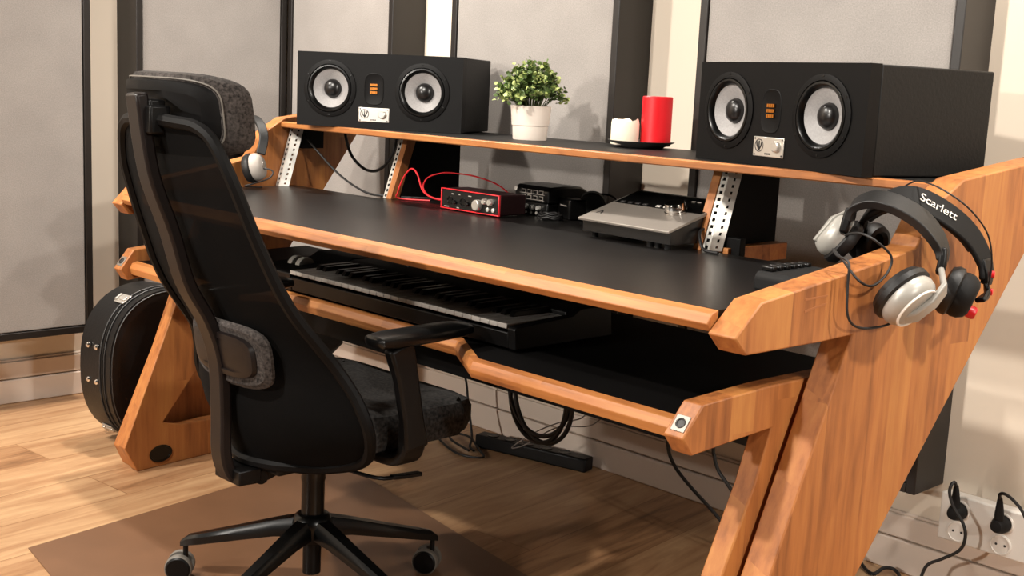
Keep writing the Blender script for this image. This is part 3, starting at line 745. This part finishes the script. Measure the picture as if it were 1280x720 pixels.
# lumbar pad
def pad_rings(W, H, e, layers):
    """layers: list of (inset, depth)"""
    n = 36; R = []
    for ins, d in layers:
        r = []
        for i in range(n):
            a = 2*PI*i/n; ca, sa = math.cos(a), math.sin(a)
            r.append((math.copysign(abs(ca)**e, ca)*(W/2-ins), math.copysign(abs(sa)**e, sa)*(H/2-ins), d))
        R.append(r)
    return R
def pad_obj(name, mat, W, H, e, layers, place, parent): 
    return MB().ring([[place(*q) for q in r] for r in pad_rings(W, H, e, layers)]).build(name, mat, parent, smooth=True)
pl_l = lambda x, z, d: Vector((x + .012, -.231 + d + .018*(x/.12)**2 + z*-.16, .550 + z))
pad_obj('lumbar_cushion', M['melange'], .262, .125, .5, [(.03, .004), (.008, .0), (0, .008), (0, .014), (.006, .020), (.03, .023)], pl_l, ch)
pad_obj('lumbar_shell', M['spine_paint'], .205, .085, .5, [(.012, -.0075), (.002, -.006), (0, .002)], pl_l, ch)
# headrest
ths = math.radians(8)
def pl_h(x, z, d):
    y0 = -.366 + .068*(x/.16)**2
    return Vector((x - .022, y0 + d + z*-.13, .995 + z))
ch_ = ch
pad_obj('headrest_cushion', M['melange'], .325, .142, .42, [(.012, .008), (.0, .016), (-.003, .035), (.0, .055), (.012, .068), (.05, .074)], pl_h, ch)
pad_obj('headrest_shell', M['pad_shell'], .30, .122, .42, [(.02, -.004), (.004, .0), (0, .014)], pl_h, ch)
rim_n = 36
MB().tube([pl_h(math.copysign(abs(math.cos(a))**.42, math.cos(a))*.153, math.copysign(abs(math.sin(a))**.42, math.sin(a))*.0635, .007) for a in [2*PI*i/60 for i in range(60)]], .0016, 5, close=True).build('headrest_piping', M['wheel_grey'], ch, smooth=True)
b = MB(); b.box((.022, -.366, .985), (.036, .040, .050)); b.box((.01, -.366, 1.005), (.040, .03, .03)); b.build('headrest_bracket', M['black_plastic'], ch, bevel=.004)
# armrests
for s in (-1, 1):
    x = s*.300
    ar = MB()
    ar.ribbon(smooth_path([(s*.17, .0, .366), (s*.25, .0, .362), (s*.295, .003, .372), (s*.304, .010, .41)], 4), (0, 1, 0), .054, .022)
    ar.ribbon([(s*.304, .010, .39), (s*.303, .003, .45), (s*.301, -.012, .53), (s*.300, -.030, .592)], (0, 1, 0), [.056, .047, .049, .058], [.030, .024, .024, .026])
    pst = ar.build('armrest_post', M['black_plastic'], ch, bevel=.006, angle=50)
    b = MB(); rings = []
    for y, w, t0, t1 in ((-.090, .020, .600, .610), (-.086, .030, .594, .615), (-.055, .036, .592, .619), (.02, .037, .593, .620), (.10, .036, .596, .621), (.130, .030, .600, .619), (.138, .018, .605, .615)):
        rings.append([Vector((x+w*cx, y, (t0+t1)/2 + (t1-t0)/2*cz)) for cx, cz in [(math.copysign(abs(math.cos(a))**.6, math.cos(a)), math.copysign(abs(math.sin(a))**.6, math.sin(a))) for a in [2*PI*i/16 for i in range(16)]]])
    b.ring(rings); b.build('armrest_pad', M['satin_black'], ch, smooth=True)

# ------------------------------------------------------------------ floor mat
b = MB(); q = [(-.555, -.418), (-.700, .53), (.42, .35), (.34, -.98), (-.10, -.98), (-.28, -.44)]
q = [(-.555, -.418), (-.705, .518), (.365, .345), (.275, -1.0), (.02, -1.0), (-.02, -.49)]
b.prism([Vector((x, y, .0004)) for x, y in q], [Vector((x, y, .0026)) for x, y in q])
tag(b.build('floor_mat', M['mat_film']), 'flat brown protective floor mat under the office chair', 'mat')

# ------------------------------------------------------------------ headphones
def text_mesh(txt, size, name, mat, parent, mtx, extrude=.0003):
    cu = bpy.data.curves.new(name, 'FONT'); cu.body = txt; cu.size = size; cu.extrude = extrude; cu.align_x = 'CENTER'; cu.align_y = 'CENTER'
    tmp = bpy.data.objects.new(name, cu); COL.objects.link(tmp)
    bpy.context.view_layer.update()
    me = bpy.data.meshes.new_from_object(tmp.evaluated_get(bpy.context.evaluated_depsgraph_get()))
    bpy.data.objects.remove(tmp); me.transform(mtx); me.name = name; me.materials.clear(); me.materials.append(mat)
    o = bpy.data.objects.new(name, me); COL.objects.link(o); o.parent = parent
    return o
def ear_cup(parent, c, axis, R, shell, pad, trim=None, logo=None):
    """axis points outwards, away from the ear"""
    f = frame(c, axis)
    cup = MB().lathe([(R*.92, -.004), (R*.98, .004), (R*.95, .014), (R*.80, .024), (R*.62, .0275), (.0005, .0285)], f, 40).build('ear_cup', shell, parent, smooth=True)
    MB().lathe([(R*.55, -.020), (R*.70, -.026), (R*.92, -.024), (R*1.06, -.014), (R*1.05, -.005), (R*.90, -.001)], f, 40, cap=False).build('ear_pad', pad, cup, smooth=True)
    MB().lathe([(R*.72, -.012), (.0005, -.012)], f, 24, cap=False).build('ear_cloth', M['rubber'], cup)
    return cup, f
# white / silver pair
t = thing('headphones', 'silver-white headphones with black headband hanging over the right desk arm', 'headphones', (1.0, .40, .85), 0, 'headphones hung on the desk')
o0 = Vector((1.0, .40, .85))
band = [(.944, .388, .872), (.950, .389, .897), (.980, .393, .912), (1.020, .401, .907), (1.060, .411, .887), (1.085, .418, .862), (1.096, .424, .840), (1.100, .422, .822)]
pw = [Vector(p)-o0 for p in smooth_path(band, 6)]
MB().ribbon(pw, (-.20, .85, .42), [.030 + .012*math.sin(PI*i/(len(pw)-1)) for i in range(len(pw))], [.012 + .004*math.sin(PI*i/(len(pw)-1)) for i in range(len(pw))]).build('headband', M['pad_leather'], t, bevel=.003, angle=60)
for e, sg in ((Vector(band[-1])-o0, 1), (Vector(band[0])-o0, -1)):
    MB().ribbon([e+Vector((0, 0, .022)), e+Vector((.003*sg, -.004, 0)), e+Vector((.003*sg, -.012, -.022))], (-.35, .93, .1), [.020, .026, .020], .014).build('slider', M['black_plastic'], t, bevel=.004, seg=2)
cR = Vector((1.098, .315, .770))-o0; axR = Vector((.80, -.05, -.55))
cup, f = ear_cup(t, cR, axR, .049, M['grey_silver'], M['pad_leather'])
f_ = f
b = MB(); b.lathe([(.040, .0185), (.039, .0268), (.036, .0268), (.035, .0225)], f, 40, cap=False); b.build('cup_ring', M['white_plastic'], cup, smooth=True)
# broad flat yoke running from slider across the cup
e = Vector(band[-1])-o0
cen = cR + axR.normalized()*.0295
dg = Vector((.41, .58, .69)); dg = (dg - axR.normalized()*dg.dot(axR.normalized())).normalized(); wd = dg.cross(axR.normalized())
MB().ribbon([e+Vector((.004, -.008, -.014)), cen+dg*.052+axR.normalized()*-.002, cen+dg*.026+wd*.006+axR.normalized()*.003, cen-dg*.008+wd*.008+axR.normalized()*.002, cen-dg*.036+wd*.006-axR.normalized()*.010], wd, [.016, .024, .034, .036, .020], [.009, .009, .009, .009, .006]).build('yoke', M['grey_silver'], t, bevel=.003, angle=50)
cL = Vector((.912, .412, .838))-o0; axL = Vector((-.62, -.46, .56))
cup, f = ear_cup(t, cL, axL, .041, M['grey_silver'], M['pad_leather'])
e = Vector(band[0])-o0; na = axL.normalized()
dl = Vector((.49, .50, .72)); dl = (dl - na*dl.dot(na)).normalized()
MB().ribbon([e+Vector((0, 0, -.014)), cL+dl*.050+na*.010, cL+dl*.02+na*.0295, cL-dl*.03+na*.028], dl.cross(na), [.014, .020, .026, .016], .006).build('yoke', M['grey_silver'], t, bevel=.003, angle=50)
# black and red pair
t = thing('headphones', 'black headphones with red details and white lettering on the headband, on the right desk end', 'headphones', (1.05, .49, .88), 0, 'headphones hung on the desk')
o0 = Vector((1.05, .49, .88))
band = [(.930, .455, .850), (.946, .440, .880), (.980, .418, .902), (1.010, .430, .918), (1.042, .446, .914), (1.080, .480, .888), (1.105, .512, .856), (1.124, .528, .815), (1.130, .524, .785)]
pk = [Vector(p)-o0 for p in smooth_path(band, 6)]
sdv = Vector((-.07, .79, .59))
MB().ribbon(pk, sdv, [.030 + .020*math.sin(PI*i/(len(pk)-1)) for i in range(len(pk))], .010).build('headband', M['rubber'], t, bevel=.0028, angle=60)
pin = [p + Vector((0, 0, -.009)) - (p-pk[len(pk)//2])*.06 for p in pk[8:-10]]
MB().ribbon(pin, sdv, .030, .010).build('headband_pad', M['pad_leather'], t, bevel=.004, angle=60)
# lettering along the outer face of the band
i0 = int(len(pk)*.56); T = (pk[i0+3]-pk[i0-3]).normalized(); sd = (sdv - T*sdv.dot(T)).normalized(); nn = T.cross(sd)
if nn.z < 0: nn = -nn
up_ = sd if True else sd
mt = Matrix((T, nn.cross(T), nn)).transposed().to_4x4(); mt.translation = pk[i0] + nn*.0056
text_mesh('Scarlett', .023, 'lettering', M['white_plastic'], t, mt)
e = pk[-1]
b = MB(); b.ribbon([pk[-8]+Vector((.002, 0, 0)), pk[-4]+Vector((.003, 0, 0)), e+Vector((.002, 0, -.006))], sdv, [.026, .028, .022], .013); b.build('slider', M['black_plastic'], t, bevel=.003)
for dz in (.012, -.018):
    MB().lathe([(.006, 0), (.006, .005), (.0045, .006), (.0005, .006)], frame(e + Vector((.007, .004, dz)), (1, .35, 0)), 18).build('hinge_cap', M['red_plastic'], t, smooth=True)
cK = Vector((1.118, .452, .768))-o0; axK = Vector((.86, .38, -.34))
cup, f = ear_cup(t, cK, axK, .040, M['rubber'], M['pad_leather'])
MB().ribbon([e+Vector((.002, 0, -.004)), e+Vector((.010, -.008, -.022)), cK+axK.normalized()*.030+Vector((0, .016, .0))], (-.3, .9, .1), [.020, .022, .018], .009).build('yoke', M['black_plastic'], t, bevel=.003)
b = MB(); b.lathe([(.011, .0), (.011, .010), (.009, .014), (.0005, .014)], f @ Matrix.Translation((.006, -.020, .0265)), 20); b.build('cup_badge', M['red_plastic'], cup, smooth=True)
cK2 = Vector((.930, .480, .828))-o0
cup, f = ear_cup(t, cK2, Vector((-.9, .1, .1)), .036, M['rubber'], M['pad_leather'])
e2 = pk[0]
MB().ribbon([e2+Vector((0, 0, .012)), e2+Vector((-.012, -.012, -.012)), cK2+Vector((-.031, .0, .004))], sdv, .018, .009).build('yoke', M['black_plastic'], t, bevel=.003)
# grey pair on the left end of the desk, mostly behind the chair
t = thing('headphones', 'grey and white headphones hanging on the left desk end behind the chair headrest', 'headphones', (-.99, .40, .80), 0, 'headphones hung on the desk')
cup, f = ear_cup(t, Vector((.045, 0, .012)), Vector((.75, .60, .25)), .040, M['light_grey'], M['pad_leather'])
MB().lathe([(.012, .027), (.011, .030), (.0005, .030)], f, 24).build('cup_badge', M['silver_matte'], cup, smooth=True)
cup, f = ear_cup(t, Vector((-.115, .02, .03)), Vector((-1, 0, .1)), .040, M['grey_silver'], M['pad_leather'])
bp = smooth_path([(.058, .012, .05), (.045, .03, .10), (.0, .04, .140), (-.06, .045, .150), (-.11, .042, .115), (-.128, .035, .06)], 5)
MB().ribbon(bp, (.3, .95, 0), .026, .008).build('headband', M['pad_leather'], t, bevel=.0025, angle=60)

# ------------------------------------------------------------------ wall socket and plugs
t = thing('wall_socket', 'white surface-mounted double wall socket above the skirting at right', 'socket', (.955, YB-.018, .178))
MB().box((.01, -.017, 0), (.215, .034, .108)).build('housing', M['white_plastic'], t, bevel=.004)
for x in (-.052, .045):
    for z in (.021, -.027):
        f = frame((x, -.0342, z), (0, -1, 0))
        b = MB(); b.lathe([(.0235, -.0005), (.0235, .002), (.0205, .003), (.0195, .001), (.0005, .0006)], f, 36); so = b.build('outlet', M['white_plastic'], t, smooth=True)
        b = MB()
        for q in (-1, 1): b.lathe([(.0027, .0008), (.0027, .0013), (.0003, .0013)], f @ Matrix.Translation((q*.0095, 0, 0)), 12)
        b.build('pin_holes', M['dark_ink'], so)
for i, (x, lab) in enumerate(((.903, 'black power plug in the left outlet of the wall socket'), (1.0, 'black power plug in the right outlet of the wall socket'))):
    t = thing('power_plug', lab, 'plug', (x, YB-.0545, .199), 0, 'power plugs in the wall socket')
    MB().lathe([(.019, 0), (.019, .012), (.0165, .022), (.012, .034), (.0005, .035)], frame((0, 0, 0), (0, -1, 0)), 28).build('plug_body', M['rubber'], t, smooth=True)
    MB().lathe([(.010, 0), (.0095, .020), (.0065, .045), (.0045, .055), (.0005, .055)], frame((0, -.020, .010), (0, -.15, 1)), 18).build('strain_relief', M['rubber'], t, smooth=True)

# ------------------------------------------------------------------ cables
def cable(name, label, pts, r, mat, n=7, group=None, close=False):
    return tag(MB().tube(smooth_path(pts, n, close), r, 8, close).build(name, mat, smooth=True), label, 'cable', group)
cable('power_cable', 'black power cord looping down from the left wall plug to the floor',
      [(.903, 1.006, .262), (.903, .998, .272), (.900, .990, .268), (.900, .985, .25), (.912, .985, .222), (.938, .985, .19), (.945, .985, .16), (.935, .985, .13), (.90, .985, .10), (.868, .985, .075), (.858, .98, .04), (.86, .96, .008), (.87, .86, .005), (.80, .70, .005)], .0036, M['cable_black'])
cable('power_cable', 'black power cord curving right from the right wall plug',
      [(1.0, 1.006, .262), (1.002, 1.0, .273), (1.014, .997, .277), (1.035, .995, .268), (1.058, .995, .245), (1.09, .995, .18), (1.12, .99, .09), (1.13, .97, .02), (1.15, .90, .005), (1.2, .80, .005)], .0036, M['cable_black'])
cable('floor_cable', 'black cable snaking on the floor behind the right desk leg',
      [(.64, 1.05, .06), (.665, 1.045, .02), (.70, 1.02, .006), (.735, 1.0, .006), (.745, 1.03, .016), (.76, 1.05, .012), (.785, 1.03, .006), (.80, .98, .005), (.76, .93, .005), (.70, .90, .005)], .0042, M['cable_black'])
cable('hanging_cable', 'black cable drooping from the tray beside the right lower arm to the floor',
      [(.315, .74, .54), (.308, .75, .33), (.313, .75, .252), (.334, .75, .21), (.38, .75, .174), (.44, .76, .13), (.52, .80, .05), (.60, .86, .006), (.68, .90, .005)], .0042, M['cable_black'])
cable('hanging_cable', 'black cable under the desk just left of the right inner leg',
      [(.44, .74, .54), (.442, .75, .30), (.448, .75, .258), (.462, .75, .229), (.486, .75, .207), (.54, .77, .14), (.60, .82, .05), (.66, .85, .008)], .0042, M['cable_black'])
coil = []
for k in range(44):
    a = 2*PI*k/14 + 1.6; r = .118 + .012*math.sin(k*.61)
    coil.append((-.125 + r*math.cos(a)*1.0, .76 + .012*math.sin(k*.45), .275 + r*math.sin(a)*1.02))
coil = [(-.12, .75, .56), (-.125, .755, .42)] + coil + [(-.04, .77, .42), (-.02, .77, .56)]
cable('cable_coil', 'thick black cable hung in a coil under the desk tray', coil, .0062, M['cable_black'], n=3)
cable('thin_wire', 'thin grey wire drooping across the black coil under the desk', [(-.02, .86, .56), (-.03, .855, .30), (-.047, .85, .222), (-.132, .85, .185), (-.22, .85, .137), (-.311, .85, .070), (-.26, .85, .090), (-.15, .86, .165), (-.02, .86, .205), (.03, .86, .30), (.03, .87, .56)], .0016, M['cable_grey'])
cable('hanging_cable', 'black cable falling behind the seat front down to the floor by the skirting', [(-.63, .93, .42), (-.628, .94, .24), (-.620, .95, .170), (-.610, .95, .115), (-.59, .945, .06), (-.565, .93, .02), (-.54, .90, .006), (-.50, .88, .006)], .0036, M['cable_black'])
cable('floor_cable', 'black cable lying in a loop on the floor beyond the seat', [(-.72, .96, .006), (-.70, .91, .005), (-.62, .86, .005), (-.50, .825, .005), (-.44, .86, .005), (-.50, .90, .006), (-.60, .95, .012), (-.66, .93, .012), (-.60, .88, .014), (-.50, .86, .010)], .0036, M['cable_black'])
cable('speaker_cable', 'thin black cable running diagonally from the shelf to the desktop, left bay', [(-1.00, .62, .920), (-.985, .60, .900), (-.933, .60, .863), (-.812, .60, .798), (-.697, .60, .762), (-.622, .61, .757), (-.55, .66, .757), (-.48, .73, .757)], .0032, M['cable_black'])
cable('speaker_cable', 'thick black cable hanging in a loop under the left end of the shelf', [(-.997, .75, .921), (-.990, .75, .89), (-.959, .75, .841), (-.898, .75, .808), (-.839, .75, .806), (-.79, .75, .83), (-.758, .75, .868), (-.742, .75, .921)], .0045, M['cable_black'])
cable('red_cable', 'red cable arching up beside the left divider to the audio interface', [(-.48, .66, .756), (-.552, .61, .757), (-.545, .60, .775), (-.523, .60, .816), (-.491, .60, .842), (-.465, .60, .829), (-.440, .60, .788), (-.395, .60, .773), (-.352, .61, .772), (-.345, .64, .772)], .0023, M['cable_red'])
cable('red_cable', 'second red cable curving over behind the first to the rear of the interface', [(-.348, .63, .765), (-.42, .655, .762), (-.480, .66, .766), (-.511, .66, .788), (-.493, .66, .817), (-.443, .67, .834), (-.395, .68, .836), (-.345, .70, .832), (-.30, .735, .815), (-.27, .755, .79), (-.26, .76, .775)], .0020, M['cable_red'])
cable('desk_cable', 'black cable lying on the desktop by the right divider and controller', [(.489, .605, .795), (.493, .575, .792), (.508, .558, .772), (.522, .555, .757), (.56, .55, .7555)], .0032, M['cable_black'])
cable('desk_cable', 'black lead arching between the power adapter and the back of the controller', [(-.02, .79, .80), (.0, .81, .815), (.04, .815, .812), (.07, .80, .795), (.09, .77, .765), (.12, .74, .756)], .0028, M['cable_black'])
cable('headphone_cable', 'thin black headphone cable looped over the top of the right desk arm', [(1.083, .330, .735), (1.075, .300, .722), (1.062, .245, .722), (1.055, .218, .742), (1.052, .214, .79), (1.050, .214, .826), (1.02, .23, .832), (1.0, .25, .838), (1.02, .25, .822), (1.05, .25, .795), (1.052, .292, .784), (1.056, .327, .803), (1.056, .334, .829), (1.04, .31, .853), (1.015, .31, .862), (.985, .33, .858), (.955, .36, .85)], .0021, M['cable_black'])
cable('headphone_cable', 'thin dark wire arching above the lettered headband at right', [(.99, .47, .93), (1.02, .46, .945), (1.06, .43, .945), (1.10, .42, .933), (1.13, .44, .908), (1.145, .48, .868), (1.146, .505, .82), (1.14, .515, .775)], .0015, M['cable_black'])
cable('headphone_cable', 'dark cable curled below the grey headphones on the left desk end', [(-.955, .39, .79), (-.945, .38, .80), (-.93, .40, .812), (-.90, .43, .806), (-.90, .42, .785), (-.94, .39, .766), (-.96, .38, .758), (-.95, .43, .755)], .0022, M['cable_black'])
# power strip on the floor by the skirting
t = thing('power_strip', 'long black power strip on the floor below the hanging coil', 'power strip', (-.36, .985, .0005), math.radians(13))
MB().box((0, 0, .020), (.38, .048, .040)).build('housing', M['black_plastic'], t, bevel=.005)
for k in range(5):
    MB().lathe([(.018, 0), (.018, .002), (.0155, .002), (.015, .0005), (.0005, .0003)], frame((-.14+.062*k, 0, .040), (0, 0, 1)), 22).build('outlet', M['satin_black'], t, smooth=True)

# ------------------------------------------------------------------ camera
r2 = None
yaw, pitch, roll, fpx = -.7956, -.1658, .0471, 1500.461
cy, sy, cp, spp = math.cos(yaw), math.sin(yaw), math.cos(pitch), math.sin(pitch)
d = Vector((sy*cp, cy*cp, spp)); r = Vector((cy, -sy, 0)); u = r.cross(d)
c_, s_ = math.cos(roll), math.sin(roll)
r2 = r*c_ + u*s_; u2 = u*c_ - r*s_
cam = bpy.data.cameras.new('camera'); co = bpy.data.objects.new('camera', cam); COL.objects.link(co)
mw = Matrix((r2, u2, -d)).transposed().to_4x4(); mw.translation = Vector((2.0043, -1.4479, 1.0702)); co.matrix_world = mw
cam.sensor_width = 36; cam.lens = fpx/1280*36; cam.clip_start = .05
S.camera = co

# ------------------------------------------------------------------ lights: ceiling spots and lamps of the room
def area(name, loc, target, size, power, col=(1, .86, .72), spread=PI):
    l = bpy.data.lights.new(name, 'AREA'); l.energy = power; l.color = col; l.size = size; l.shape = 'DISK'; l.spread = spread
    o = bpy.data.objects.new(name, l); COL.objects.link(o); o.location = loc
    o.rotation_euler = (Vector(target)-Vector(loc)).to_track_quat('-Z', 'Y').to_euler(); return o
def spot(name, loc, target, power, angle=70, blend=.6, rad=.04, col=(1, .86, .72)):
    l = bpy.data.lights.new(name, 'SPOT'); l.energy = power; l.color = col; l.spot_size = math.radians(angle); l.spot_blend = blend; l.shadow_soft_size = rad
    o = bpy.data.objects.new(name, l); COL.objects.link(o); o.location = loc
    o.rotation_euler = (Vector(target)-Vector(loc)).to_track_quat('-Z', 'Y').to_euler(); return o
WARM = (1, .935, .85)
area('ceiling_lamp_right', (2.7, .30, 2.5), (.6, .3, .6), .14, 40, WARM)
area('ceiling_lamp_left', (-1.2, -1.3, 2.55), (-.4, .4, .6), .14, 55, WARM)
area('ceiling_lamp_front', (.25, -1.9, 2.55), (.3, .4, .5), .14, 72, WARM)
area('far_lamp_front', (-.6, -6.0, 2.1), (-.2, .8, .8), .25, 42, WARM, 1.6)
area('far_lamp_right', (5.2, -.85, 2.2), (-1.6, .2, .5), .20, 20, WARM, 1.6)
spot('wall_spot_corner', (-1.50, .33, 2.5), (-1.70, .34, .9), 85, 55, col=WARM)
spot('wall_spot_left', (-1.05, .45, 2.52), (-.75, .75, .9), 175, 95, .8, col=WARM)
spot('wall_spot_right', (1.30, .50, 2.52), (1.15, .85, .9), 115, 85, .8, col=WARM)
w = bpy.data.worlds.new('world'); S.world = w; w.use_nodes = True
w.node_tree.nodes['Background'].inputs[0].default_value = (1, .95, .9, 1); w.node_tree.nodes['Background'].inputs[1].default_value = .1
S.view_settings.view_transform = 'Standard'; S.view_settings.look = 'None'; S.view_settings.gamma = 1; S.view_settings.use_curve_mapping = False
S.view_settings.exposure = .06
